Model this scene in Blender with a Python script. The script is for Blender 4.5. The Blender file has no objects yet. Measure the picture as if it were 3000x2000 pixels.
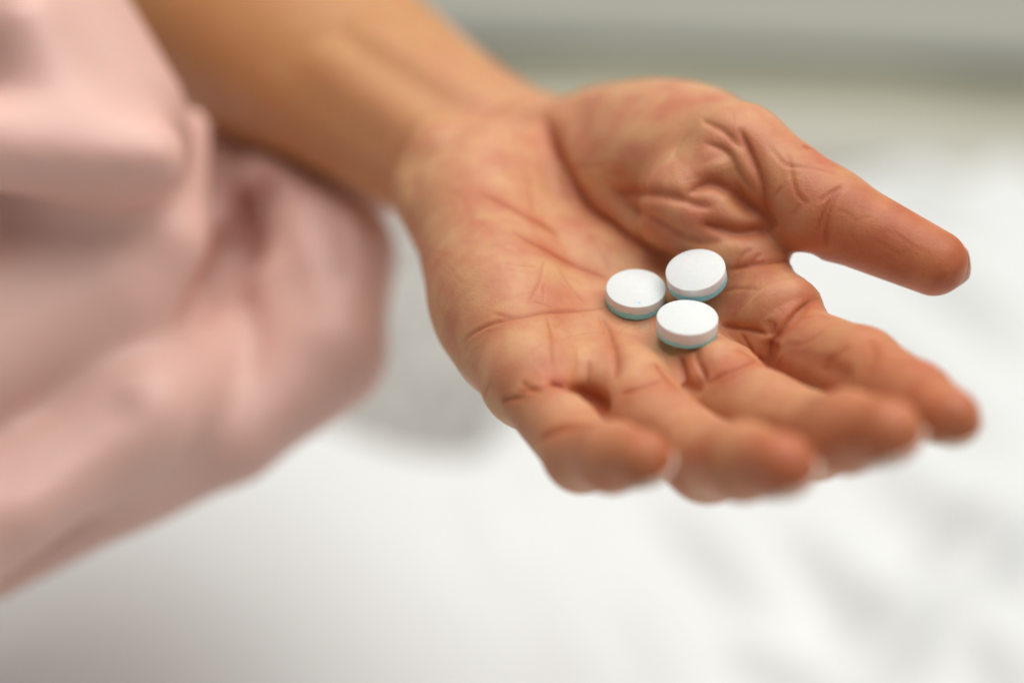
import bpy, bmesh, math, random
import numpy as np
from mathutils import Vector

R = math.radians
scene = bpy.context.scene
COL = scene.collection
MM = 0.001

# ------------------------------------------------------------------ camera
PITCH = 38.5
LENS = 70.0
cam_mm = np.array([-32.2, -330.9, 252.3])
cam_data = bpy.data.cameras.new('camera')
cam = bpy.data.objects.new('camera', cam_data)
COL.objects.link(cam)
cam.location = cam_mm * MM
cam.rotation_euler = (R(90 - PITCH), 0, 0)
cam_data.lens = LENS
cam_data.sensor_width = 36
cam_data.clip_start = 0.01
cam_data.clip_end = 50
cam_data.dof.use_dof = True
cam_data.dof.focus_distance = 0.412
cam_data.dof.aperture_fstop = 3.0
scene.camera = cam

# ------------------------------------------------------------------ world, lamps, exposure
world = bpy.data.worlds.new('World')
scene.world = world
world.use_nodes = True
wbg = world.node_tree.nodes['Background']
wbg.inputs['Color'].default_value = (1.0, 0.985, 0.95, 1)
wbg.inputs['Strength'].default_value = 0.24


def area_lamp(name, loc, target, size, power, color):
    d = bpy.data.lights.new(name, 'AREA')
    d.shape = 'RECTANGLE'
    d.size, d.size_y = size
    d.energy = power
    d.color = color
    o = bpy.data.objects.new(name, d)
    COL.objects.link(o)
    o.location = loc
    o.rotation_euler = (Vector(target) - Vector(loc)).to_track_quat('-Z', 'Y').to_euler()
    return o


area_lamp('window_light', (0.30, 0.30, 1.15), (0, 0, -0.05), (1.7, 1.3), 21.5, (1.0, 0.99, 0.965))

scene.view_settings.view_transform = 'Standard'
scene.view_settings.look = 'None'
scene.view_settings.exposure = 0.2
scene.view_settings.gamma = 1.0
scene.cycles.max_bounces = 8
scene.cycles.use_denoising = True

# ------------------------------------------------------------------ picture rays -> points in the place (millimetres)
FPX = LENS / 36 * 3000
AX_R = np.array([1.0, 0, 0])
AX_U = np.array([0, math.sin(R(PITCH)), math.cos(R(PITCH))])
AX_F = np.array([0, math.cos(R(PITCH)), -math.sin(R(PITCH))])
D0 = 416.0


def ray(px, py):
    px = np.asarray(px, float)[..., None]
    py = np.asarray(py, float)[..., None]
    return (px - 1500) / FPX * AX_R + (1000 - py) / FPX * AX_U + AX_F      # depth 1


def PX(px, py, dep=0.0):
    return cam_mm + ray(px, py) * (D0 + dep)


def PZ(px, py, z):
    r = ray(px, py)
    return cam_mm + r * ((z - cam_mm[2]) / r[2])


# ------------------------------------------------------------------ signed distance helpers (numpy)
def smin(a, b, k):
    h = np.maximum(k - np.abs(a - b), 0) / k
    return np.minimum(a, b) - h * h * k * 0.25


def smax(a, b, k):
    return -smin(-a, -b, k)


def cone(p, a, b, ra, rb):
    a = np.asarray(a, float); b = np.asarray(b, float)
    ab = b - a
    t = np.clip((p - a) @ ab / (ab @ ab), 0, 1)
    q = p - a - t[:, None] * ab
    return np.sqrt((q * q).sum(1)) - (ra + (rb - ra) * t)


def ellipsoid(p, c, ax, r):
    """ax: rows = axes, r = radii"""
    q = (p - c) @ np.asarray(ax).T
    k0 = np.sqrt(((q / r) ** 2).sum(1)) + 1e-9
    k1 = np.sqrt(((q / np.square(r)) ** 2).sum(1)) + 1e-9
    return k0 * (k0 - 1) / k1


def frame(d, up):
    d = np.asarray(d, float); d = d / np.linalg.norm(d)
    up = np.asarray(up, float); up = up - d * (up @ d); up /= np.linalg.norm(up)
    return np.array([d, np.cross(up, d), up])


def spline(pts, step):
    """Catmull-Rom through pts, resampled at about step"""
    P = np.asarray(pts, float)
    if len(P) == 2:
        n = max(2, int(np.linalg.norm(P[1] - P[0]) / step) + 1)
        return P[0] + (P[1] - P[0]) * np.linspace(0, 1, n)[:, None]
    Q = np.vstack([2 * P[0] - P[1], P, 2 * P[-1] - P[-2]])
    out = []
    for i in range(1, len(Q) - 2):
        n = max(2, int(np.linalg.norm(Q[i + 1] - Q[i]) / step) + 1)
        t = np.linspace(0, 1, n, endpoint=False)[:, None]
        out.append(0.5 * (2 * Q[i] + (Q[i + 1] - Q[i - 1]) * t + (2 * Q[i - 1] - 5 * Q[i] + 4 * Q[i + 1] - Q[i + 2]) * t ** 2
                          + (3 * Q[i] - Q[i - 1] - 3 * Q[i + 1] + Q[i + 2]) * t ** 3))
    out.append(P[-1:])
    return np.vstack(out)


def poly_dist(p, L):
    """distance of points p to polyline L, and the position 0..1 along it"""
    best = np.full(len(p), 1e9)
    pos = np.zeros(len(p))
    n = len(L) - 1
    for i in range(n):
        a = L[i]; ab = L[i + 1] - a
        t = np.clip((p - a) @ ab / (ab @ ab + 1e-12), 0, 1)
        q = p - a - t[:, None] * ab
        d = np.einsum('ij,ij->i', q, q)
        m = d < best
        best[m] = d[m]
        pos[m] = (i + t[m]) / n
    return np.sqrt(best), pos


def march(F, P0, Dn, tmax=150, n=70):
    """sphere-trace rays from P0 along unit Dn on F; returns hit points"""
    t = np.zeros(len(P0))
    for _ in range(n):
        d = F(P0 + Dn * t[:, None])
        t = np.minimum(t + d * 0.85, tmax)
    return P0 + Dn * t[:, None]


def on_skin(F, pts):
    """where camera rays through picture points (px) meet the surface F"""
    pts = np.asarray(pts, float)
    r = ray(pts[:, 0], pts[:, 1])
    L = np.linalg.norm(r, axis=1)[:, None]
    return march(F, cam_mm + r * (D0 - 110), r / L, 260)


def grad(F, p, e=0.15):
    g = np.stack([F(p + np.array(v) * e) - F(p - np.array(v) * e) for v in ((1, 0, 0), (0, 1, 0), (0, 0, 1))], 1)
    return g / (np.linalg.norm(g, axis=1)[:, None] + 1e-9)


def chunked(F, p, n=400000):
    return np.concatenate([F(p[i:i + n]) for i in range(0, len(p), n)]) if len(p) else np.zeros(0)


def surface_nets(F, lo, hi, h, coarse=4):
    """mesh the zero set of F inside the box lo..hi at voxel h; only evaluated near the surface"""
    lo = np.asarray(lo, float); hi = np.asarray(hi, float)
    nb = np.ceil((hi - lo) / (h * coarse)).astype(int)
    N = nb * coarse + 1
    # coarse pass at block centres
    bc = np.stack(np.meshgrid(*[np.arange(n) for n in nb], indexing='ij'), -1).reshape(-1, 3)
    cen = lo + (bc + 0.5) * h * coarse
    fc = chunked(F, cen)
    act = np.abs(fc) < h * coarse * 1.35
    vol = np.repeat(np.repeat(np.repeat(fc.reshape(nb).astype(np.float32), coarse, 0), coarse, 1), coarse, 2)
    vol = np.pad(vol, ((0, 1),) * 3, mode='edge')
    o = np.stack(np.meshgrid(*[np.arange(coarse + 1)] * 3, indexing='ij'), -1).reshape(-1, 3)
    idx = (bc[act][:, None, :] * coarse + o[None]).reshape(-1, 3)
    flat = np.unique(np.ravel_multi_index(idx.T, N))
    ijk = np.stack(np.unravel_index(flat, N), 1)
    vol.reshape(-1)[flat] = chunked(F, lo + ijk * h)
    s = vol < 0
    # cells with a sign change
    c = np.zeros(N - 1, np.int8)
    for dx in (0, 1):
        for dy in (0, 1):
            for dz in (0, 1):
                c += s[dx:N[0] - 1 + dx, dy:N[1] - 1 + dy, dz:N[2] - 1 + dz]
    cells = np.argwhere((c > 0) & (c < 8))
    vid = np.full(N - 1, -1, np.int32)
    vid[tuple(cells.T)] = np.arange(len(cells))
    acc = np.zeros((len(cells), 3)); cnt = np.zeros(len(cells))
    corners = [(dx, dy, dz) for dx in (0, 1) for dy in (0, 1) for dz in (0, 1)]
    for a in corners:
        for ax in range(3):
            if a[ax]:
                continue
            b = list(a); b[ax] = 1
            va = vol[cells[:, 0] + a[0], cells[:, 1] + a[1], cells[:, 2] + a[2]]
            vb = vol[cells[:, 0] + b[0], cells[:, 1] + b[1], cells[:, 2] + b[2]]
            m = (va < 0) != (vb < 0)
            t = va[m] / (va[m] - vb[m])
            q = np.tile(np.array(a, float), (m.sum(), 1)); q[:, ax] += t
            acc[m] += q; cnt[m] += 1
    V = lo + (cells + acc / cnt[:, None]) * h
    faces = []
    for ax in range(3):
        u, v = (ax + 1) % 3, (ax + 2) % 3
        sl = [slice(None)] * 3; sl2 = [slice(None)] * 3
        sl[ax] = slice(0, N[ax] - 1); sl2[ax] = slice(1, N[ax])
        e = s[tuple(sl)] != s[tuple(sl2)]
        E = np.argwhere(e)
        E = E[(E[:, u] > 0) & (E[:, v] > 0) & (E[:, u] < N[u] - 1) & (E[:, v] < N[v] - 1)]
        ins = s[tuple(E.T)]
        q = []
        for du, dv in ((-1, -1), (0, -1), (0, 0), (-1, 0)):
            w = E.copy(); w[:, u] += du; w[:, v] += dv
            q.append(vid[tuple(w.T)])
        q = np.stack(q, 1)
        q[~ins] = q[~ins][:, ::-1]
        faces.append(q)
    return V, np.vstack(faces)


def make_mesh(name, V, Fc, mat, parent=None, smooth=True, attrs=None):
    me = bpy.data.meshes.new(name)
    V = np.asarray(V, np.float32) * MM
    Fc = np.asarray(Fc, np.int32)
    k = Fc.shape[1]
    me.vertices.add(len(V)); me.vertices.foreach_set('co', V.ravel())
    me.loops.add(Fc.size); me.loops.foreach_set('vertex_index', Fc.ravel())
    me.polygons.add(len(Fc)); me.polygons.foreach_set('loop_start', np.arange(0, Fc.size, k, dtype=np.int32))
    me.polygons.foreach_set('loop_total', np.full(len(Fc), k, np.int32))
    me.polygons.foreach_set('use_smooth', np.full(len(Fc), smooth, bool))
    me.update(calc_edges=True)
    me.validate()
    for an, av in (attrs or {}).items():
        a = me.attributes.new(an, 'FLOAT', 'POINT')
        a.data.foreach_set('value', np.asarray(av, np.float32))
    me.materials.append(mat)
    o = bpy.data.objects.new(name, me)
    COL.objects.link(o)
    if parent is not None:
        o.parent = parent
    return o


# ------------------------------------------------------------------ materials
def mat_base(name):
    m = bpy.data.materials.new(name)
    m.use_nodes = True
    nt = m.node_tree
    return m, nt, nt.nodes['Principled BSDF']


def N(nt, kind, **kw):
    n = nt.nodes.new(kind)
    for k, v in kw.items():
        if k in n.inputs:
            n.inputs[k].default_value = v
        else:
            setattr(n, k, v)
    return n


def mixc(nt, fac, a, b, mode='MIX'):
    n = nt.nodes.new('ShaderNodeMix'); n.data_type = 'RGBA'; n.blend_type = mode
    for i, v in ((0, fac), (6, a), (7, b)):
        if hasattr(v, 'links'):
            nt.links.new(v, n.inputs[i])
        else:
            n.inputs[i].default_value = v
    return n.outputs[2]


def ramp(nt, src, lo, hi, v0=0.0, v1=1.0):
    n = nt.nodes.new('ShaderNodeMapRange')
    nt.links.new(src, n.inputs[0])
    n.inputs[1].default_value, n.inputs[2].default_value = lo, hi
    n.inputs[3].default_value, n.inputs[4].default_value = v0, v1
    return n.outputs[0]


def noise(nt, vec, scale, detail=3, rough=0.5, dist=0.0):
    n = N(nt, 'ShaderNodeTexNoise', Scale=scale, Detail=detail, Roughness=rough, Distortion=dist)
    nt.links.new(vec, n.inputs['Vector'])
    return n.outputs['Fac']


def skin_material():
    m, nt, b = mat_base('skin')
    tc = nt.nodes.new('ShaderNodeTexCoord')
    v = tc.outputs['Object']
    at = lambda nm: N(nt, 'ShaderNodeAttribute', attribute_name=nm).outputs['Fac']
    tan = (0.63, 0.345, 0.18, 1)
    pink = (0.55, 0.21, 0.12, 1)
    yellow = (0.66, 0.39, 0.18, 1)
    red = (0.36, 0.065, 0.018, 1)
    blot = N(nt, 'ShaderNodeMath', operation='MULTIPLY')
    nt.links.new(ramp(nt, noise(nt, v, 105, 3, 0.55), 0.36, 0.68), blot.inputs[0]); nt.links.new(at('palm'), blot.inputs[1])
    c = mixc(nt, at('palm'), (0.53, 0.26, 0.10, 1), tan)
    c = mixc(nt, blot.outputs[0], c, pink)
    c = mixc(nt, ramp(nt, noise(nt, v, 140, 2, 0.5, 0.4), 0.56, 0.74, 0, 0.45), c, yellow)
    c = mixc(nt, ramp(nt, at('flush'), 0, 1, 0, 0.85), c, mixc(nt, ramp(nt, noise(nt, v, 160, 3, 0.6), 0.35, 0.65), (0.42, 0.082, 0.024, 1), (0.54, 0.155, 0.058, 1)))
    c = mixc(nt, ramp(nt, at('halo'), 0, 1, 0, 0.6), c, (0.50, 0.15, 0.06, 1))
    c = mixc(nt, ramp(nt, at('crease'), 0, 1, 0, 0.75), c, red)  # natural crease redness, deepened to paint in the shade of the folds
    c = mixc(nt, ramp(nt, noise(nt, v, 700, 2, 0.6), 0.35, 0.65, 0.0, 0.12), c, (0.58, 0.23, 0.10, 1))
    nt.links.new(c, b.inputs['Base Color'])
    b.inputs['Roughness'].default_value = 0.47
    b.inputs['Specular IOR Level'].default_value = 0.36
    b.inputs['Subsurface Weight'].default_value = 1.0
    b.inputs['Subsurface Radius'].default_value = (1.0, 0.30, 0.12)
    b.inputs['Subsurface Scale'].default_value = 0.0008
    # fine relief of the skin
    vor = N(nt, 'ShaderNodeTexVoronoi', Scale=1100.0); vor.feature = 'DISTANCE_TO_EDGE'
    wv = nt.nodes.new('ShaderNodeVectorMath'); wv.operation = 'ADD'
    nz = N(nt, 'ShaderNodeTexNoise', Scale=300.0)
    nt.links.new(v, nz.inputs['Vector'])
    sc = nt.nodes.new('ShaderNodeVectorMath'); sc.operation = 'SCALE'; sc.inputs['Scale'].default_value = 0.002
    nt.links.new(nz.outputs['Color'], sc.inputs[0])
    nt.links.new(v, wv.inputs[0]); nt.links.new(sc.outputs[0], wv.inputs[1])
    nt.links.new(wv.outputs[0], vor.inputs['Vector'])
    wave = N(nt, 'ShaderNodeTexWave', Scale=260.0, Distortion=14.0, Detail=2.0)
    wave.inputs['Detail Scale'].default_value = 0.6
    nt.links.new(v, wave.inputs['Vector'])
    add = N(nt, 'ShaderNodeMath', operation='MULTIPLY_ADD')
    nt.links.new(vor.outputs['Distance'], add.inputs[0]); add.inputs[1].default_value = 0.9
    w2 = N(nt, 'ShaderNodeMath', operation='MULTIPLY'); nt.links.new(wave.outputs['Fac'], w2.inputs[0]); w2.inputs[1].default_value = 0.12
    nt.links.new(w2.outputs[0], add.inputs[2])
    n2 = noise(nt, v, 500, 4, 0.6)
    add2 = N(nt, 'ShaderNodeMath', operation='ADD'); nt.links.new(add.outputs[0], add2.inputs[0]); nt.links.new(n2, add2.inputs[1])
    bp = N(nt, 'ShaderNodeBump', Strength=0.35, Distance=0.00022)
    nt.links.new(add2.outputs[0], bp.inputs['Height'])
    nt.links.new(bp.outputs[0], b.inputs['Normal'])
    return m


def simple_material(name, color, rough=0.6, spec=0.3, sss=0.0, sss_scale=0.001, var=0.0, var_scale=60, bump=0.0, bump_scale=800):
    m, nt, b = mat_base(name)
    tc = nt.nodes.new('ShaderNodeTexCoord'); v = tc.outputs['Object']
    c2 = tuple(x * (1 - var) for x in color) + (1,)
    c = mixc(nt, ramp(nt, noise(nt, v, var_scale, 3), 0.35, 0.65), color + (1,), c2)
    nt.links.new(c, b.inputs['Base Color'])
    b.inputs['Roughness'].default_value = rough
    b.inputs['Specular IOR Level'].default_value = spec
    b.inputs['Subsurface Weight'].default_value = sss
    b.inputs['Subsurface Scale'].default_value = sss_scale
    if bump:
        bp = N(nt, 'ShaderNodeBump', Strength=bump, Distance=0.0001)
        nt.links.new(noise(nt, v, bump_scale, 4, 0.65), bp.inputs['Height'])
        nt.links.new(bp.outputs[0], b.inputs['Normal'])
    return m


M_SKIN = skin_material()
M_NAIL = simple_material('nail', (0.78, 0.60, 0.48), 0.25, 0.5, 0.4, 0.001, 0.05)
M_PINK = simple_material('pink_cloth', (0.73, 0.455, 0.385), 0.45, 0.45, 0.25, 0.008, 0.05, 20, 0.3, 900)
M_SHEET = simple_material('white_cotton', (0.79, 0.80, 0.79), 0.85, 0.15, 0, 0.001, 0.03, 12, 0.2, 700)
M_WALL = simple_material('wall_paint', (0.385, 0.385, 0.335), 0.95, 0.05, 0, 0.001, 0.04, 4)
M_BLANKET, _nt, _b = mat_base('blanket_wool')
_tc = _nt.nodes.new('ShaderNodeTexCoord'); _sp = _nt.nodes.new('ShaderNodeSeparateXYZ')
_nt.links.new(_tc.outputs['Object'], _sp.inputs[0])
_nt.links.new(mixc(_nt, ramp(_nt, _sp.outputs['Y'], -0.064, -0.026), (0.52, 0.51, 0.44, 1), (0.30, 0.29, 0.205, 1)), _b.inputs['Base Color'])  # darkens towards the back: painted shade of the gap behind the bed
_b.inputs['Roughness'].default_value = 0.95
M_TAB_W = simple_material('tablet_white', (0.74, 0.755, 0.745), 0.6, 0.3, 0.25, 0.0015, 0.03, 900, 0.35, 2500)
M_TAB_B = simple_material('tablet_blue', (0.33, 0.85, 1.0), 0.6, 0.3, 0.25, 0.0015, 0.18, 1500, 0.35, 2500)


def tag(o, label=None, cat=None, group=None, kind=None):
    for k, v in (('label', label), ('category', cat), ('group', group), ('kind', kind)):
        if v:
            o[k] = v
    return o


# ------------------------------------------------------------------ the hand: skeleton (picture point + depth chosen so bone lengths are right)
def chain(root, steps):
    """root: point; steps: (px, py, bone length); each next joint lies on its picture ray, nearer the camera"""
    out = [np.asarray(root)]
    for px, py, L in steps:
        r = ray(px, py); r = r / np.linalg.norm(r)
        w = out[-1] - cam_mm
        b = w @ r
        disc = L * L - (w @ w - b * b)
        t = b - math.sqrt(max(disc, 0))
        out.append(cam_mm + r * t)
    return out


DS = 1.27551


def Q(x, y):
    return x * DS, y * DS


INDEX = chain(PZ(*Q(1718, 765), -12), [(*Q(1975, 850), 37), (*Q(2100, 920), 21), (*Q(2186, 957), 14)])
MIDDLE = chain(PZ(*Q(1573, 865), -12), [(*Q(1865, 1003), 40), (*Q(1945, 992), 20), (*Q(2038, 990), 13.5)])
RING = chain(PZ(*Q(1395, 895), -11), [(*Q(1625, 1058), 38), (*Q(1705, 1060), 19), (*Q(1797, 1068), 13)])
PINKY = chain(PZ(*Q(1212, 874), -7.5), [(*Q(1336, 1044), 30), (*Q(1405, 1050), 14.5), (*Q(1478, 1052), 10.5)])
THUMB = [PZ(*Q(1385, 325), -6), PX(*Q(1690, 366), 14), PX(*Q(1897, 488), 4), PX(*Q(2145, 603), 0)]
WRIST = PZ(*Q(1092, 358), -23)
ELBOW = WRIST + np.array([-0.66, 0.75, 0.0]) * 240
for nm, c in (('index', INDEX), ('middle', MIDDLE), ('ring', RING), ('pinky', PINKY), ('thumb', THUMB)):
    print(nm, [tuple(np.round(x, 1)) for x in c])

RAD = {'index': (10.0, 8.4, 7.2, 5.2), 'middle': (10.0, 8.2, 7.4, 6.0), 'ring': (9.4, 7.8, 7.0, 5.8), 'pinky': (8.1, 7.0, 6.4, 5.2)}
RTH = (11.5, 9.2, 9.3, 7.0)


def finger(p, c, r):
    d = cone(p, c[0], c[1], r[0], r[1])
    d = smin(d, cone(p, c[1], c[2], r[1], r[2]), 2.5)
    return smin(d, cone(p, c[2], c[3], r[2], r[3]), 2.5)


PALM_U = np.array([0.59, -0.807, 0]); PALM_V = np.array([0.807, 0.59, 0])


def arm_sdf(p):
    """wrist and forearm, flattened"""
    ax = frame(ELBOW - WRIST, (0, 0, 1))
    q = (p - WRIST) @ ax.T
    s = np.clip(q[:, 0] / 110, 0, 1); s = s * s * (3 - 2 * s)
    ry = 25 + 11 * s; rz = 19.5 + 13 * s
    rr = np.sqrt((q[:, 1] / ry) ** 2 + (q[:, 2] / rz) ** 2 + 1e-9)
    arm = (rr - 1) * np.minimum(ry, rz)
    over = np.maximum(np.maximum(-q[:, 0] - 10, q[:, 0] - 240), 0)
    return np.where(over > 0, np.sqrt(np.maximum(arm, 0) ** 2 + over ** 2), arm)


def body_sdf(p):
    fi = finger(p, INDEX, RAD['index']); fm = finger(p, MIDDLE, RAD['middle'])
    fr = finger(p, RING, RAD['ring']); fp = finger(p, PINKY, RAD['pinky'])
    fing = smin(smin(fi, fm, 0.7), fr, 0.7)
    # palm slab: metacarpals
    heel = WRIST + PALM_U * 14 + np.array([0, 0, 4])
    d = cone(p, heel + PALM_V * 14, INDEX[0], 12, 10.5)
    d = smin(d, cone(p, heel + PALM_V * 6, MIDDLE[0], 12, 10.5), 8)
    d = smin(d, cone(p, heel - PALM_V * 4, RING[0], 12, 10), 8)
    d = smin(d, cone(p, heel - PALM_V * 12, PINKY[0], 12.5, 7.4), 8)
    # hypothenar and thenar muscles
    d = smin(d, cone(p, PZ(*Q(1085, 440), -12), PZ(*Q(1152, 712), -11), 15.5, 11.5), 8)
    d = smin(d, cone(p, PZ(*Q(1150, 700), -11), PINKY[0], 10.6, 7.8), 9)
    d = smin(d, cone(p, THUMB[0], THUMB[1], 13.0, 11.8), 8)
    tf = frame(THUMB[1] - THUMB[0], (0, 0, 1))
    d = smin(d, ellipsoid(p, PZ(*Q(1530, 338), 2.5), tf, np.array([28, 19, 14.5])), 8)
    d = smin(d, cone(p, PZ(*Q(1275, 340), -10), PZ(*Q(1540, 615), -11.5), 10, 9), 8)      # soft slope down to the middle of the palm
    # thumb
    th = cone(p, THUMB[1], THUMB[2], RTH[0], RTH[1])
    th = smin(th, cone(p, THUMB[2], THUMB[3], RTH[2], RTH[3]), 3)
    d = smin(d, th, 3.5)
    # web between thumb and index
    d = smin(d, cone(p, PX(*Q(1590, 480), 12), PX(*Q(1718, 604), 9), 10, 8), 5)
    d = smin(d, cone(p, PX(*Q(1740, 690), 8), PX(*Q(1790, 720), 2), 9, 9), 5)      # pad at the index root
    d = smin(d, cone(p, PX(*Q(1690, 590), 24), PX(*Q(1728, 628), 18), 10, 8), 5)     # back of the web
    d = smin(smin(d, fing, 4), fp, 2.5)
    d = smin(d, ellipsoid(p, PZ(*Q(1085, 425), -9), np.array([PALM_U, np.cross((0, 0, 1), PALM_U), (0, 0, 1)]), np.array([17, 19, 13])), 6)   # heel of the hand
    # clefts between the fingers
    for c0, c1, t0, z0, z1, r0, r1 in ((PINKY, RING, 0.55, 7, 4, 1.2, 3.2), (RING, MIDDLE, 0.6, 8.5, 5, 1.0, 2.4), (MIDDLE, INDEX, 0.5, 8, 7, 1.0, 1.6)):
        A = 0.5 * (c0[0] + t0 * (c0[1] - c0[0]) + c1[0] + t0 * (c1[1] - c1[0])) + np.array([0, 0, z0])
        B = 0.5 * (c0[1] + c1[1]) + np.array([0, 0, z1])
        d = smax(d, -cone(p, A, B, r0, r1), 2.5)
    # open edge of the web
    d = smax(d, -cone(p, PX(*Q(1852, 605), -30), PX(*Q(1852, 605), 60), 2.2, 2.6), 2)
    d = smax(d, -cone(p, PX(*Q(1890, 640), -30), PX(*Q(1890, 640), 60), 2.2, 2.6), 2)
    return smin(d, arm_sdf(p), 4)



# ------------------------------------------------------------------ folds: valleys cut into and ridges laid onto the skin (picture trace, radius, height)
def laid(F, pts, r, height, step=22, scale=None):
    """polyline on the skin F, shifted along the normal so that a tube of radius r stands `height` proud (or cuts -height deep)"""
    P = spline(pts, step)
    H = on_skin(F, P)
    n = grad(F, H, 0.5)
    return H - n * (r - height) if height > 0 else H + n * (r + height)


RIDGES = [  # pads and rolls of flesh
    ([(1610, 1000), (1700, 1080)], 9, 1.3, 4), ([(1880, 1030), (1900, 1085)], 9, 1.2, 4),
    ([(2100, 1010), (2130, 1050)], 8, 1.3, 4), ([(2230, 850), (2290, 900)], 8, 1.6, 4),
    ([(2060, 590), (2105, 575), (2150, 605), (2200, 645)], 5.0, 0.8, 3.0),
    ([(2000, 622), (2110, 634), (2200, 655)], 5.0, 0.9, 3.0),
    ([(1880, 590), (1960, 612), (2040, 638)], 4.5, 0.7, 3),
    ([(2000, 730), (2100, 735), (2200, 720)], 4.5, 0.5, 3),
    ([(1700, 480), (1850, 510), (2020, 500)], 9, 1.2, 5),
    ([(2080, 470), (2110, 520)], 5, 1.0, 2.5),
    ([(2150, 440), (2190, 510), (2215, 560)], 2.5, 0.8, 1.5),
    ([(2230, 430), (2290, 540), (2330, 640)], 8, 1.2, 4),
    ([(1640, 345), (1690, 445), (1745, 535), (1795, 595), (1850, 635), (1915, 672), (1985, 705)], 5, 1.1, 3),
    ([(1330, 560), (1360, 760), (1440, 880)], 14, 1.4, 6),
    ([(1650, 660), (1760, 740)], 7, 0.6, 4),
    ([(1080, 90), (1260, 200), (1400, 275)], 5, 0.9, 5), ([(950, 180), (1120, 300), (1260, 400)], 6, 0.7, 5),
]
VALLEYS = [  # folds: trace, half width, depth (mm), unused, taper
    ([(1195, 590), (1215, 500), (1250, 455), (1290, 420), (1350, 375), (1430, 330), (1505, 296)], 3.0, -1.3, 3.0, 0.3),
    ([(1589, 328), (1633, 447), (1684, 544), (1732, 615), (1783, 650), (1846, 696), (1897, 727), (1974, 760)], 1.4, -2.3, 2.0, 0.3),
    ([(1783, 566), (1910, 567), (2002, 584), (2040, 600), (2104, 607)], 1.5, -1.7, 1.5, 0.45),
    ([(2002, 572), (2040, 551), (2079, 536), (2112, 544), (2147, 562), (2181, 595), (2232, 628), (2275, 680)], 1.6, -2.8, 1.5, 0.4),
    ([(2147, 562), (2181, 595), (2232, 628), (2272, 678)], 1.8, -2.2, 1.5, 0.4),
    ([(2040, 652), (2104, 666), (2168, 679), (2219, 674), (2270, 684)], 1.6, -3.2, 1.5, 0.45),
    ([(1821, 592), (1880, 625), (1964, 669), (2015, 700), (2079, 712), (2130, 697), (2168, 684)], 1.4, -1.2, 1.5, 0.45),
    ([(2165, 372), (2188, 432), (2206, 472), (2227, 529), (2237, 580), (2252, 643), (2270, 675)], 1.6, -1.7, 1.8, 0.4),
    ([(2053, 416), (2117, 439), (2142, 465), (2160, 503), (2193, 549), (2227, 572)], 1.5, -0.9, 1.5, 0.45),
    ([(2053, 350), (2117, 383), (2155, 416), (2181, 437)], 1.4, -0.5, 1.5, 0.45),
    ([(2396, 874), (2372, 884), (2346, 909), (2313, 942), (2283, 976), (2262, 1000), (2252, 1040), (2250, 1075)], 1.4, -2.2, 1.6, 0.4),
    ([(2262, 1000), (2252, 1040), (2251, 1078)], 1.6, -2.4, 1.6, 0.3),
    ([(1590, 1112), (1645, 1118), (1695, 1140), (1745, 1165), (1785, 1190)], 1.4, -4.2, 1.8, 0.45),
    ([(1690, 1145), (1740, 1170), (1788, 1210)], 1.5, -3.2, 1.8, 0.35),
    ([(2000, 1122), (2025, 1138), (2060, 1145)], 1.5, -1.5, 1.4, 0.4),
    ([(1751, 915), (1779, 964), (1797, 1010), (1805, 1053), (1802, 1117)], 1.6, -0.9, 1.5, 0.4),
    ([(2037, 1010), (2047, 1063), (2062, 1099), (2045, 1140)], 1.4, -1.1, 1.4, 0.4),
    ([(1991, 1040), (2001, 1073), (2009, 1112), (2006, 1142)], 1.2, -0.9, 1.4, 0.4),
    ([(2250, 935), (2262, 985)], 1.0, -0.9, 1.2, 0.4),
    ([(2107, 953), (2155, 958), (2206, 968), (2252, 981)], 1.2, -0.9, 1.2, 0.4),
]


class Field:
    def __init__(self, base):
        self.base = base
        self.items = []

    def add(self, L, r, k, sign, taper):
        b = r + k + 1 if sign > 0 else 5 * r
        self.items.append((L, r, k, sign, taper, L.min(0) - b, L.max(0) + b))

    def __call__(self, p):
        d = self.base(p)
        for L, r, k, sign, taper, lo, hi in self.items:
            m = np.flatnonzero(((p > lo) & (p < hi)).all(1))
            if not len(m):
                continue
            dist, pos = poly_dist(p[m], L)
            rr = r
            if taper > 0:
                e = np.clip(np.minimum(pos, 1 - pos) / taper, 0, 1)
                rr = r - (1 - e) * (2 - (1 - e)) * 0 - (1 - e) ** 2 * abs(sign) * 1.05
            if sign > 0:
                d[m] = smin(d[m], dist - rr, k)
            else:
                d[m] += -sign * e * (2 - e) * np.exp(-dist / r)
        return d


skin0 = Field(body_sdf)
for pts, r, hgt, k in RIDGES:
    skin0.add(laid(body_sdf, pts, r, hgt), r, k, hgt, 0.5)
skin = Field(skin0)
for i, (pts, r, hgt, k, tp) in enumerate(VALLEYS):
    P = on_skin(skin0, spline(pts, 16))
    P = P + grad(skin0, P, 0.5) * hgt * 0.45
    skin.add(P, r * (0.85 if i > 0 else 1), k, hgt, tp)

VOX = 0.5
V, FC = surface_nets(skin, (-175, -110, -62), (80, 150, 50), VOX)
NRM = np.concatenate([grad(skin, V[i:i + 300000], 0.3) for i in range(0, len(V), 300000)])

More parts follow.
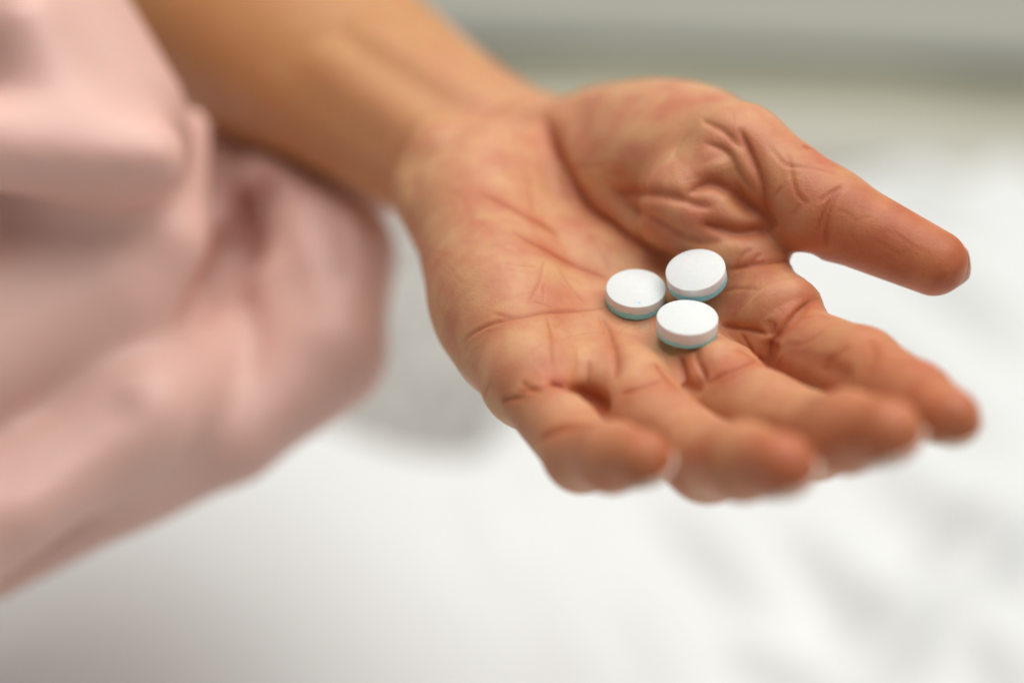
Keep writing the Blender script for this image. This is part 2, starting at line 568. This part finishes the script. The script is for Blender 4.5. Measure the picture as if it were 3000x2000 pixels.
# fine creases: trace, depth, half width (mm)
CREASES = [
    # heart, head and life lines
    ([(1351, 1012), (1376, 984), (1415, 961), (1453, 943), (1504, 932), (1555, 925), (1593, 918), (1650, 913), (1734, 908), (1785, 900)], 0.40, 0.45),
    ([(1440, 918), (1478, 925), (1504, 932)], 0.25, 0.4),
    ([(1400, 564), (1451, 584), (1502, 607), (1553, 638), (1617, 673), (1645, 694)], 0.5, 0.6),
    ([(1497, 668), (1533, 694), (1573, 717), (1609, 742), (1650, 765), (1706, 786), (1757, 806), (1785, 824)], 0.5, 0.6),
    ([(1589, 328), (1633, 447), (1684, 544), (1732, 615), (1783, 650), (1846, 696), (1897, 727), (1974, 760)], 0.7, 0.7),
    ([(1543, 505), (1553, 551), (1563, 602), (1566, 628)], 0.25, 0.6),
    ([(1579, 546), (1642, 569), (1690, 600)], 0.25, 0.6),
    ([(1594, 760), (1589, 793), (1579, 832), (1553, 878), (1548, 895)], 0.25, 0.35),
    ([(1464, 768), (1522, 778), (1579, 781)], 0.18, 0.35),
    ([(1553, 880), (1584, 890), (1619, 900)], 0.2, 0.35),
    ([(1630, 776), (1658, 819), (1693, 862), (1724, 898)], 0.22, 0.5),
    ([(1591, 832), (1592, 888)], 0.15, 0.3),
    ([(1719, 679), (1757, 730), (1788, 793)], 0.2, 0.5),
    ([(1601, 925), (1611, 959), (1616, 1002), (1619, 1048), (1626, 1078)], 0.32, 0.4),
    ([(1751, 915), (1779, 964), (1797, 1010), (1805, 1053), (1802, 1117)], 0.35, 0.45),
    ([(1723, 1053), (1722, 1130)], 0.3, 0.4),
    ([(1621, 999), (1670, 987), (1734, 974), (1782, 978)], 0.15, 0.25),
    ([(1620, 968), (1650, 940)], 0.12, 0.22), ([(1785, 973), (1795, 960)], 0.1, 0.2), ([(1810, 975), (1845, 952)], 0.12, 0.22),
    # little finger root
    ([(1524, 1117), (1563, 1137), (1593, 1147)], 0.45, 0.5),
    ([(1514, 1147), (1555, 1143), (1593, 1132), (1624, 1130), (1650, 1140)], 0.45, 0.5),
    ([(1466, 1178), (1491, 1170), (1542, 1163)], 0.5, 0.5),
    ([(1440, 1115), (1425, 1140), (1418, 1165)], 0.25, 0.5),
    ([(1575, 1290), (1640, 1262), (1700, 1245), (1750, 1240)], 0.5, 0.9),
    ([(2545, 985), (2560, 1040), (2540, 1100)], 0.3, 0.8),
    # ring and middle roots
    ([(1815, 1158), (1879, 1135), (1942, 1112)], 0.45, 0.5),
    ([(1917, 1058), (1942, 1091), (1968, 1124), (1993, 1147)], 0.45, 0.5),
    ([(1991, 1040), (2001, 1073), (2009, 1112), (2006, 1142)], 0.5, 0.5),
    ([(2037, 1022), (2047, 1063), (2067, 1099), (2070, 1124)], 0.4, 0.45),
    ([(2065, 1130), (2109, 1104), (2159, 1079), (2210, 1058), (2236, 1073)], 0.5, 0.5),
    ([(2075, 1135), (2130, 1112), (2190, 1085)], 0.2, 0.35),
    # index root and pad
    ([(2412, 866), (2372, 884), (2346, 909), (2313, 942), (2283, 976), (2262, 1000), (2252, 1040), (2250, 1075)], 0.5, 0.5),
    ([(2107, 953), (2155, 958), (2206, 968), (2252, 981)], 0.4, 0.45),
    ([(2252, 981), (2267, 968), (2270, 945)], 0.4, 0.45),
    ([(2165, 970), (2181, 993), (2206, 1037), (2252, 1067)], 0.4, 0.45),
    ([(2155, 1021), (2201, 1049), (2237, 1078)], 0.4, 0.4),
    ([(2124, 794), (2193, 779), (2232, 771), (2308, 766), (2350, 790)], 0.5, 0.55),
    ([(2155, 789), (2170, 751), (2206, 728)], 0.25, 0.4), ([(2193, 774), (2232, 743)], 0.3, 0.4),
    ([(2109, 856), (2168, 843), (2230, 850)], 0.2, 0.4),
    ([(2340, 935), (2400, 925), (2440, 935)], 0.15, 0.5), ([(2300, 1010), (2360, 1000), (2420, 960)], 0.2, 0.5),
    ([(2420, 1060), (2450, 1040), (2500, 1010)], 0.3, 0.6), ([(2410, 1090), (2440, 1060)], 0.25, 0.6),
    # thumb
    ([(2474, 539), (2448, 559), (2423, 597), (2403, 638), (2392, 682)], 0.4, 0.5),
    ([(2476, 540), (2456, 567), (2431, 631), (2418, 682), (2415, 727)], 0.4, 0.5),
    ([(2443, 554), (2400, 592)], 0.3, 0.4),
    ([(2244, 414), (2290, 470), (2316, 483), (2385, 493), (2461, 513)], 0.25, 0.45),
    ([(2308, 442), (2321, 516), (2339, 567), (2372, 603)], 0.3, 0.45),
    ([(2293, 544), (2267, 580)], 0.25, 0.4), ([(2344, 595), (2321, 631)], 0.22, 0.4),
    ([(2053, 350), (2117, 383), (2155, 416), (2181, 437)], 0.22, 0.55),
    ([(2165, 372), (2188, 432), (2206, 472), (2227, 529), (2237, 580), (2252, 643)], 0.4, 0.5),
    ([(2053, 416), (2117, 439), (2142, 465), (2160, 503), (2193, 549), (2227, 572)], 0.22, 0.5),
    ([(2370, 437), (2355, 425)], 0.5, 0.6),
    ([(2183, 572), (2150, 530)], 0.2, 0.5),
    ([(1660, 490), (1740, 488), (1790, 475)], 0.15, 0.6), ([(1730, 480), (1800, 510), (1850, 530)], 0.12, 0.5),
]


def stamp(V, NRM, lines, crease, disp, halo):
    for L, dep, w, tone in lines:
        m4 = max(4 * w, 7.0 if tone > 0.5 else 0)
        lo = L.min(0) - m4; hi = L.max(0) + m4
        m = np.flatnonzero(((V > lo) & (V < hi)).all(1))
        if not len(m):
            continue
        d, pos = poly_dist(V[m], L)
        e = np.clip(np.minimum(pos, 1 - pos) / 0.22, 0, 1); e = e * (2 - e)
        g = np.exp(-(d / w) ** 1.4); lip = np.exp(-((d - 2.1 * w) / (1.1 * w)) ** 2)
        if tone > 0.5:
            halo[m] = np.maximum(halo[m], e * tone * np.exp(-(d / 3.2) ** 2))
        disp[m] += e * dep * (-g + 0.22 * lip)
        crease[m] = np.maximum(crease[m], e * g * tone)


crease = np.zeros(len(V)); disp = np.zeros(len(V))
lines = []
rngc = random.Random(21)
PALM_AREA = [(1260, 560, 1560, 900), (1380, 930, 1780, 1130), (1640, 640, 1800, 900), (1650, 330, 2150, 560), (2060, 770, 2330, 980), (1830, 980, 2230, 1110),
             (1560, 1160, 1800, 1300), (2280, 820, 2560, 1060), (2230, 430, 2780, 820), (1880, 1150, 2250, 1260), (2000, 560, 2240, 740)]
for x0, y0, x1, y1 in PALM_AREA:               # short faint skin lines
    n = int((x1 - x0) * (y1 - y0) / 8500)
    for _ in range(n):
        x, y = rngc.uniform(x0, x1), rngc.uniform(y0, y1)
        an = rngc.choice((0.72, 0.72, 0.72, -0.15)) + rngc.gauss(0, 0.18)
        L = rngc.uniform(18, 60)
        cx, cy = math.cos(an), math.sin(an)
        b = rngc.uniform(-6, 6)
        pts = [(x - cx * L, y - cy * L), (x - cy * b, y + cx * b), (x + cx * L, y + cy * L)]
        lines.append((spline(pts, 16), rngc.uniform(0.03, 0.08), rngc.uniform(0.28, 0.45), 0.15))
for pts, r, hgt, k, tp in VALLEYS[2:]:         # flushed skin along the deep folds, their shade painted in with it
    lines.append((spline(pts, 14), 0.15, r * 0.85, min(1.0, -hgt / 3.2)))
for pts, dep, w in CREASES:
    pts = [pts[0]] + [(x + rngc.gauss(0, 2.0), y + rngc.gauss(0, 2.0)) for x, y in pts[1:-1]] + [pts[-1]]
    lines.append((spline(pts, 12), dep * 0.8, w, min(1.0, dep / 0.5)))
hits = on_skin(skin, np.vstack([q[0] for q in lines]))
cuts = np.cumsum([len(q[0]) for q in lines])[:-1]
lines = [(h,) + q[1:] for h, q in zip(np.split(hits, cuts), lines)]
halo = np.zeros(len(V))
stamp(V, NRM, lines, crease, disp, halo)
V = V + NRM * disp[:, None]
# redder skin on the finger ends, the thumb and in the folds
flush = np.zeros(len(V))
for c, f0 in ((INDEX, 0.40), (MIDDLE, 0.25), (RING, 0.2), (PINKY, 0.12), (THUMB, 0.3)):
    for i, (u0, u1) in enumerate(((0, f0), (f0, f0 + 0.2), (f0 + 0.2, 0.75 if c is not THUMB else 0.9))):
        ab = c[i + 1] - c[i]
        t = np.clip((V - c[i]) @ ab / (ab @ ab), 0, 1.6)
        dd = np.linalg.norm(V - c[i] - np.clip(t, 0, 1)[:, None] * ab, axis=1)
        flush = np.maximum(flush, (u0 + (u1 - u0) * np.minimum(t, 1.2)) * np.clip((16 - dd) / 6, 0, 1))
flush = np.clip(flush, 0, 1)
print('skin verts', len(V))
person = make_mesh('person', V, FC, M_SKIN, attrs={'crease': crease, 'flush': flush, 'halo': halo, 'palm': np.clip(((V - WRIST) @ PALM_U + 45) / 75, 0.1, 1)})

tag(person, 'person in loose pink clothes holding out one open palm with three tablets on it', 'person')


# ------------------------------------------------------------------ fingernails
def nail(c, r, length, dorsal, free):
    """curved plate on the back of the last joint; c: joints of the finger, r: its radii at the last two"""
    a = c[3] - c[2]; L = np.linalg.norm(a); a /= L
    n = np.asarray(dorsal, float); n = n - a * (n @ a); n /= np.linalg.norm(n)
    sd = np.cross(a, n)
    nu, nv = 17, 14
    end = L + r[1] + free
    top, bot = [], []
    for j in range(nv):
        v = j / (nv - 1)
        for i in range(nu):
            u = i / (nu - 1) * 2 - 1
            x = end - length * (1 - v) + length * 0.16 * u * u * (1 - v) * 1.0 - (r[1] * 0.4) * u * u * v
            rr = r[0] + (r[1] - r[0]) * min(1, max(0, x / L))
            if x > L:
                rr = r[1] * (1 - 0.42 * ((x - L) / r[1]) ** 2)
            ph = u * R(62)
            P = c[2] + a * x + (n * math.cos(ph) + sd * math.sin(ph)) * rr
            o = n * math.cos(ph) + sd * math.sin(ph)
            top.append(P + o * 0.42); bot.append(P - o * 0.1)
    Vn = np.array(top + bot); off = nu * nv
    F = []
    g = lambda i, j: j * nu + i
    for j in range(nv - 1):
        for i in range(nu - 1):
            F.append((g(i, j), g(i + 1, j), g(i + 1, j + 1), g(i, j + 1)))
            F.append(tuple(off + k for k in (g(i, j + 1), g(i + 1, j + 1), g(i + 1, j), g(i, j))))
    ring = [g(i, 0) for i in range(nu)] + [g(nu - 1, j) for j in range(1, nv)] + [g(i, nv - 1) for i in range(nu - 2, -1, -1)] + [g(0, j) for j in range(nv - 2, 0, -1)]
    for k in range(len(ring)):
        p, q = ring[k], ring[(k + 1) % len(ring)]
        F.append((q, p, p + off, q + off))
    return make_mesh('fingernail', Vn, F, M_NAIL, person)


nail(THUMB, RTH[2:], 14.5, AX_F + 0.28 * AX_U, 0.95)
for c, k, L in ((INDEX, 'index', 11), (MIDDLE, 'middle', 11.5), (RING, 'ring', 11), (PINKY, 'pinky', 9)):
    nail(c, RAD[k][2:], L, (0.15, 0.2, -1.0), 0.15)

# ------------------------------------------------------------------ tablets
TAB_R, TAB_H = 6.25, 3.5


def tablet(px, py, normal, label, seed, blue, speck=False):
    normal = np.asarray(normal, float); normal /= np.linalg.norm(normal)
    fr = frame((1, 0.2, 0), normal)
    bx, by = fr[0], fr[1]
    ang = np.linspace(0, 2 * math.pi, 48, endpoint=False)
    rim = np.array([bx * math.cos(t) * q * TAB_R + by * math.sin(t) * q * TAB_R - normal * (TAB_H / 2 + 0.35 * (1 - q * q)) for t in ang for q in (0.3, 0.7, 0.97)])
    lo_d, hi_d = -30.0, 30.0                       # slide along its sight line until it rests on the skin
    for _ in range(14):
        mid = (lo_d + hi_d) / 2
        if skin(PX(px, py, mid) + rim).min() < -0.35:
            hi_d = mid
        else:
            lo_d = mid
    c = PX(px, py, hi_d)
    root = bpy.data.objects.new('tablet', None)
    COL.objects.link(root)
    root.empty_display_size = 0.004
    from mathutils import Matrix
    Mx = Matrix([[fr[0][i], fr[1][i], normal[i], (c[i] - normal[i] * TAB_H / 2) * MM] for i in range(3)] + [[0, 0, 0, 1]])
    root.matrix_world = Mx
    tag(root, label, 'tablet', 'tablets lying on the palm')
    rng = random.Random(seed)
    ph = [rng.uniform(0, 6.28) for _ in range(8)]
    S = 128
    edge = [TAB_H * blue + 0.10 * math.sin(3 * 2 * math.pi * i / S + ph[0]) + 0.07 * math.sin(7 * 2 * math.pi * i / S + ph[1])
            + 0.08 * math.sin(19 * 2 * math.pi * i / S + ph[2]) + 0.05 * math.sin(37 * 2 * math.pi * i / S + ph[3]) + rng.uniform(-.07, .07) for i in range(S)]

    def lathe(prof, name, mat):
        Vt, Ft = [], []
        for r, zf in prof:
            for i in range(S):
                t = 2 * math.pi * i / S
                Vt.append((r * math.cos(t), r * math.sin(t), zf(i)))
        for j in range(len(prof) - 1):
            for i in range(S):
                k = (i + 1) % S
                Ft.append((j * S + i, j * S + k, (j + 1) * S + k, (j + 1) * S + i))
        o = make_mesh(name, Vt, Ft, mat, root)
        o.data.set_sharp_from_angle(angle=R(50))
        return o
    cst = lambda z: (lambda i: z)
    dome = lambda q: 0.75 * (1 - q * q)
    white = [(0.01, lambda i: edge[i] * 0 + TAB_H * blue), (TAB_R - 0.3, lambda i: edge[i]), (TAB_R + 0.015, lambda i: edge[i])]
    white += [(TAB_R + 0.015, cst(TAB_H - 0.16)), (TAB_R - 0.03, cst(TAB_H - 0.06)), (TAB_R - 0.14, cst(TAB_H))]
    for q in (0.97, 0.9, 0.8, 0.65, 0.5, 0.35, 0.2, 0.08, 0.002):
        white.append((q * (TAB_R - 0.14), cst(TAB_H + dome(q))))
    lathe(white, 'white_layer', M_TAB_W)
    bl = []
    for q in (0.002, 0.2, 0.5, 0.8, 0.93, 1.0):
        bl.append((q * (TAB_R - 0.14), cst(-dome(q) * 0.6)))
    bl += [(TAB_R - 0.03, cst(0.06)), (TAB_R + 0.012, cst(0.16)), (TAB_R + 0.012, lambda i: edge[i] - 0.004), (TAB_R - 0.3, lambda i: edge[i] - 0.012), (0.01, cst(TAB_H * blue - 0.02))]
    lathe(bl, 'blue_layer', M_TAB_B)
    if speck:
        for sx, sy, sr in speck:
            q = math.hypot(sx, sy) / TAB_R
            Vt = [(sx, sy, TAB_H + dome(q) + 0.035)]
            n = 12
            for ring in (0.6, 1.0):
                for i in range(n):
                    rr = sr * ring * rng.uniform(0.75, 1.15)
                    x, y = sx + rr * math.cos(i * 6.283 / n), sy + rr * math.sin(i * 6.283 / n)
                    Vt.append((x, y, TAB_H + dome(min(1, math.hypot(x, y) / (TAB_R - 0.14))) + (0.03 if ring < 1 else -0.02)))
            Ft = [(0, 1 + i, 1 + (i + 1) % n) for i in range(n)]
            Ft = [f + (f[2],) for f in Ft]
            bm = bmesh.new()
            vs = [bm.verts.new(Vector(v) * MM) for v in Vt]
            for i in range(n):
                k = (i + 1) % n
                bm.faces.new((vs[0], vs[1 + i], vs[1 + k]))
                bm.faces.new((vs[1 + i], vs[1 + n + i], vs[1 + n + k], vs[1 + k]))
            me = bpy.data.meshes.new('speck'); bm.to_mesh(me); bm.free()
            me.materials.append(M_TAB_B)
            o = bpy.data.objects.new('speck', me); COL.objects.link(o); o.parent = root
    return root


tablet(1862, 862, (-0.05, -0.06, 0.997), 'white tablet with a blue underside and a tiny blue speck on top', 3, 0.42, [(-0.5, -5.0, 0.36), (2.0, -1.2, 0.09)])
tablet(2035, 809, (-0.40, -0.13, 0.90), 'white and blue tablet tilted against the fold below the thumb', 7, 0.45)
tablet(2013, 949, (0.0, 0.046, 0.998), 'white and blue tablet lying flat nearest the bent fingers', 12, 0.28)


# white powder rubbed off onto the skin between the tablets
def powder():
    rng = random.Random(5)
    bm = bmesh.new()
    pts = [(rng.gauss(1895, 16), rng.gauss(955, 9)) for _ in range(170)] + [(rng.gauss(2150, 30), rng.gauss(915 + 0, 14)) for _ in range(16)]
    H = on_skin(skin, np.array(pts)); Nn = grad(skin, H, 0.3)
    for h, n in zip(H, Nn):
        r = rng.uniform(0.03, 0.10)
        f = frame((rng.uniform(-1, 1), rng.uniform(-1, 1), 0.1), n)
        vs = []
        for x, y, z in ((1, 0, 0), (-.3, .8, 0), (-.8, -.2, 0), (.1, -.9, 0), (0, 0, .7)):
            q = h + (f[0] * x * rng.uniform(.7, 1.4) + f[1] * y + f[2] * z) * r
            vs.append(bm.verts.new(Vector(q) * MM))
        for a, b in ((0, 1), (1, 2), (2, 3), (3, 0)):
            bm.faces.new((vs[a], vs[b], vs[4]))
    me = bpy.data.meshes.new('tablet_powder'); bm.to_mesh(me); bm.free()
    me.materials.append(M_TAB_W)
    o = bpy.data.objects.new('tablet_powder', me); COL.objects.link(o)
    tag(o, 'pale powder crumbs rubbed onto the palm between the tablets', 'powder', kind='stuff')


powder()


# ------------------------------------------------------------------ pink sleeve
def sleeve_sdf(p):
    C = lambda x0, y0, d0, x1, y1, d1, r0, r1: cone(p, PX(*Q(x0, y0), d0), PX(*Q(x1, y1), d1), r0, r1)
    d = C(-60, -60, 75, 190, 300, 70, 30, 26)                   # upper sleeve over the elbow
    d = smin(d, C(-150, 320, 35, 330, 370, 48, 11, 10), 10)    # roll across
    d = smin(d, C(-150, 800, 75, 220, 660, 85, 34, 26), 12)
    d = smin(d, C(-150, 1000, 110, 600, 800, 120, 34, 20), 14)  # lower mass
    d = smin(d, C(450, 620, 140, 700, 650, 142, 26, 24), 14)
    d = smin(d, C(-120, 1240, 52, 330, 950, 68, 15, 11), 10)
    d = smin(d, C(330, 950, 68, 610, 800, 104, 11, 9), 14)
    d = smin(d, C(-150, 1330, 78, 480, 1040, 84, 12, 9), 6)
    d = smin(d, C(640, 420, 118, 770, 590, 106, 11, 14), 10)      # back rim of the opening
    d = smin(d, C(770, 590, 106, 785, 790, 92, 14, 12), 10)
    d = smin(d, C(470, 360, 140, 660, 440, 132, 13, 14), 8)
    d = smin(d, C(560, 330, 158, 790, 470, 140, 13, 13), 10)
    d = smin(d, C(560, 1000, 84, 780, 860, 92, 9, 9), 8)
    d = smin(d, C(640, 640, 100, 700, 900, 90, 8, 9), 5)
    for x0, y0, d0, x1, y1, d1, r in ((60, 1160, 50, 420, 900, 74, 4), (300, 1130, 74, 620, 930, 96, 5), (60, 60, 45, 150, 260, 47, 5),
                                      (560, 1010, 80, 700, 800, 88, 4), (-80, 880, 52, 240, 690, 66, 5)):
        d = smin(d, C(x0, y0, d0, x1, y1, d1, r, r), 13)
    d = smin(d, C(430, 300, 92, 400, 560, 78, 6, 8), 7)         # front rim of the opening
    d = smin(d, C(390, 560, 78, 130, 960, 70, 8, 7), 6)
    for dd, r in ((15, 4), (25, 4), (35, 4), (45, 4), (55, 4), (65, 5), (75, 5.5), (85, 6.5), (95, 7), (106, 7), (118, 6.5)):             # the dark opening between the rims
        d = smax(d, -C(592, 455, dd, 545, 570, dd, r * 0.75, r), 3)
        d = smax(d, -C(545, 570, dd, 430, 740, dd - 8, r, r * 0.45), 3)
    d = smax(d, -C(-100, 520, 22, 330, 500, 40, 9, 7), 9)
    d = smax(d, -C(0, 1060, 38, 260, 930, 50, 7, 4), 6)
    d = smax(d, -C(735, 480, 92, 765, 620, 86, 4, 3), 5)
    return smax(d, -(arm_sdf(p) - 1.0), 2)


SV, SF = surface_nets(sleeve_sdf, (-330, -130, -220), (-40, 330, 150), 2.4)
sleeve = make_mesh('sleeve', SV, SF, M_PINK, person)
sleeve['label'] = 'loose pale pink sleeve gathered in folds below the elbow'


M_KNIT = simple_material('pale_knit', (0.60, 0.58, 0.54), 0.9, 0.1, 0, 0.001, 0.35, 130, 1.0, 300)


def cushion():
    c = PX(*Q(735, 680), 375)
    fr = frame((0.9, -0.25, 0.0), (0.1, -0.5, 0.85))
    Vc, Fcn = [], []
    nu, nv = 64, 32
    for j in range(nv + 1):
        ph = math.pi * (j / nv - 0.5)
        for i in range(nu):
            th = 2 * math.pi * i / nu
            sg = lambda q, e: math.copysign(abs(q) ** e, q)
            x, y, z = sg(math.cos(ph), .8) * sg(math.cos(th), .55), sg(math.cos(ph), .8) * sg(math.sin(th), .55), sg(math.sin(ph), 1.0)
            wob = 1 + 0.03 * math.sin(5 * th + 3 * ph) + 0.02 * math.sin(9 * th)
            Vc.append(c + fr[0] * x * 86 * wob + fr[1] * y * 72 * wob + fr[2] * z * 28)
    for j in range(nv):
        for i in range(nu):
            k = (i + 1) % nu
            Fcn.append((j * nu + i, j * nu + k, (j + 1) * nu + k, (j + 1) * nu + i))
    o = make_mesh('cushion', Vc, Fcn, M_KNIT)
    tag(o, 'pale grey textured cushion on the bed behind the pink sleeve', 'cushion')


cushion()


# ------------------------------------------------------------------ bed linen, wall
def sheet():
    x = np.concatenate([np.linspace(-900, -205, 70), np.linspace(-200, 560, 230), np.linspace(566, 900, 34)]); y = np.concatenate([np.linspace(-420, -5, 60), np.linspace(0, 500, 150), np.linspace(506, 760, 40)])
    X, Y = np.meshgrid(x, y, indexing='ij')
    Z = np.full_like(X, -260.0)
    rng = np.random.RandomState(4)

    def fold(x0, y0, x1, y1, h, w):
        ab = np.array([x1 - x0, y1 - y0]); L2 = ab @ ab
        t = np.clip(((X - x0) * ab[0] + (Y - y0) * ab[1]) / L2, 0, 1)
        dd = np.hypot(X - x0 - t * ab[0], Y - y0 - t * ab[1])
        return h * np.exp(-(dd / w) ** 2) * np.sin(np.pi * np.clip(t * 0.9 + 0.05, 0, 1)) ** 0.5
    for x0, y0, x1, y1, h, w in ((1950, 1568, 2380, 1180, 13, 11), (1250, 1120, 1340, 1600, 9, 12), (1560, 1160, 1800, 1420, 10, 9), (1850, 1230, 2080, 1480, 13, 10),
                                 (2080, 1080, 2380, 1350, 13, 11), (2000, 760, 2300, 1020, 14, 12), (2150, 600, 2380, 810, 15, 13), (2050, 390, 2300, 560, 15, 13),
                                 (2200, 330, 2380, 430, 13, 13), (1420, 1350, 1560, 1600, 9, 9), (2250, 1420, 2380, 1600, 12, 9), (1700, 1480, 1900, 1600, 10, 9),
                                 (1950, 900, 2080, 1060, 10, 9), (1100, 1180, 1180, 1420, 7, 10), (1020, 560, 1000, 860, 8, 12)):
        p0, p1 = PZ(*Q(x0, y0), -256), PZ(*Q(x1, y1), -256)
        Z += fold(p0[0], p0[1], p1[0], p1[1], h * 1.2, w * 1.2)
    for _ in range(26):
        cx, cy, a = rng.uniform(-800, 800), rng.uniform(-380, 300), rng.uniform(-0.9, -0.2)
        L = rng.uniform(60, 200)
        Z += fold(cx, cy, cx + L * math.cos(a), cy + L * math.sin(a), rng.uniform(1, 3), rng.uniform(16, 30))
    Z += 80 / (1 + np.exp((X + 78 + 0.22 * (Y - 120)) / 36)) * np.clip((330 - Y) / 170, 0, 1)      # the sheet rises over the lap
    edge = 467 + 0.085 * (0 - X)
    over = np.maximum(Y - edge + 30, 0)
    Z -= np.where(over > 0, 1.0 * over ** 2 / 40, 0).clip(0, 260)
    nx, ny = X.shape
    Vs = np.stack([X, Y, Z], -1).reshape(-1, 3)
    i, j = np.meshgrid(np.arange(nx - 1), np.arange(ny - 1), indexing='ij')
    a = (i * ny + j).ravel()
    F = np.stack([a, a + ny, a + ny + 1, a + 1], 1)
    o = make_mesh('bed_sheet', Vs, F, M_SHEET)
    tag(o, 'crumpled white cotton bed sheet under the outstretched hand', 'bed sheet')


sheet()


def slab(name, x0, x1, y0, y1, z0, z1, r, mat, loc, rz, seg=4, wob=0.0):
    bm = bmesh.new()
    nx = 60
    xs = np.linspace(x0, x1, nx)
    prof = []
    for cx, cy, a0 in ((y0 + r, z0 + r, 180), (y1 - r, z0 + r, 270), (y1 - r, z1 - r, 0), (y0 + r, z1 - r, 90)):
        for k in range(seg + 1):
            t = R(a0 + 90 * k / seg)
            prof.append((cx + r * math.cos(t), cy + r * math.sin(t)))
    rows = []
    for x in xs:
        w = wob * (math.sin(x * 0.021) + 0.6 * math.sin(x * 0.047 + 1))
        rows.append([bm.verts.new((x * MM, (y + w * 0.6) * MM, (z + w * (z > z0 + r)) * MM)) for y, z in prof])
    n = len(prof)
    for a, b in zip(rows, rows[1:]):
        for k in range(n):
            bm.faces.new((a[k], a[(k + 1) % n], b[(k + 1) % n], b[k]))
    bm.faces.new(rows[0][::-1]); bm.faces.new(rows[-1])
    bmesh.ops.recalc_face_normals(bm, faces=bm.faces[:])
    for f in bm.faces:
        f.smooth = True
    me = bpy.data.meshes.new(name); bm.to_mesh(me); bm.free()
    me.materials.append(mat)
    o = bpy.data.objects.new(name, me); COL.objects.link(o)
    o.location = loc; o.rotation_euler = (0, 0, rz)
    return o


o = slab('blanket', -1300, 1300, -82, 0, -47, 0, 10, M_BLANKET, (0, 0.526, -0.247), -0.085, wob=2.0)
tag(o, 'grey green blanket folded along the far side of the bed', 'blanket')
o = slab('window_sill', -1500, 1500, 0, 900, -500, 0, 6, M_WALL, (0, 0.568, -0.262), -0.085)
tag(o, 'pale grey sill running behind the bed', 'window sill', kind='structure')
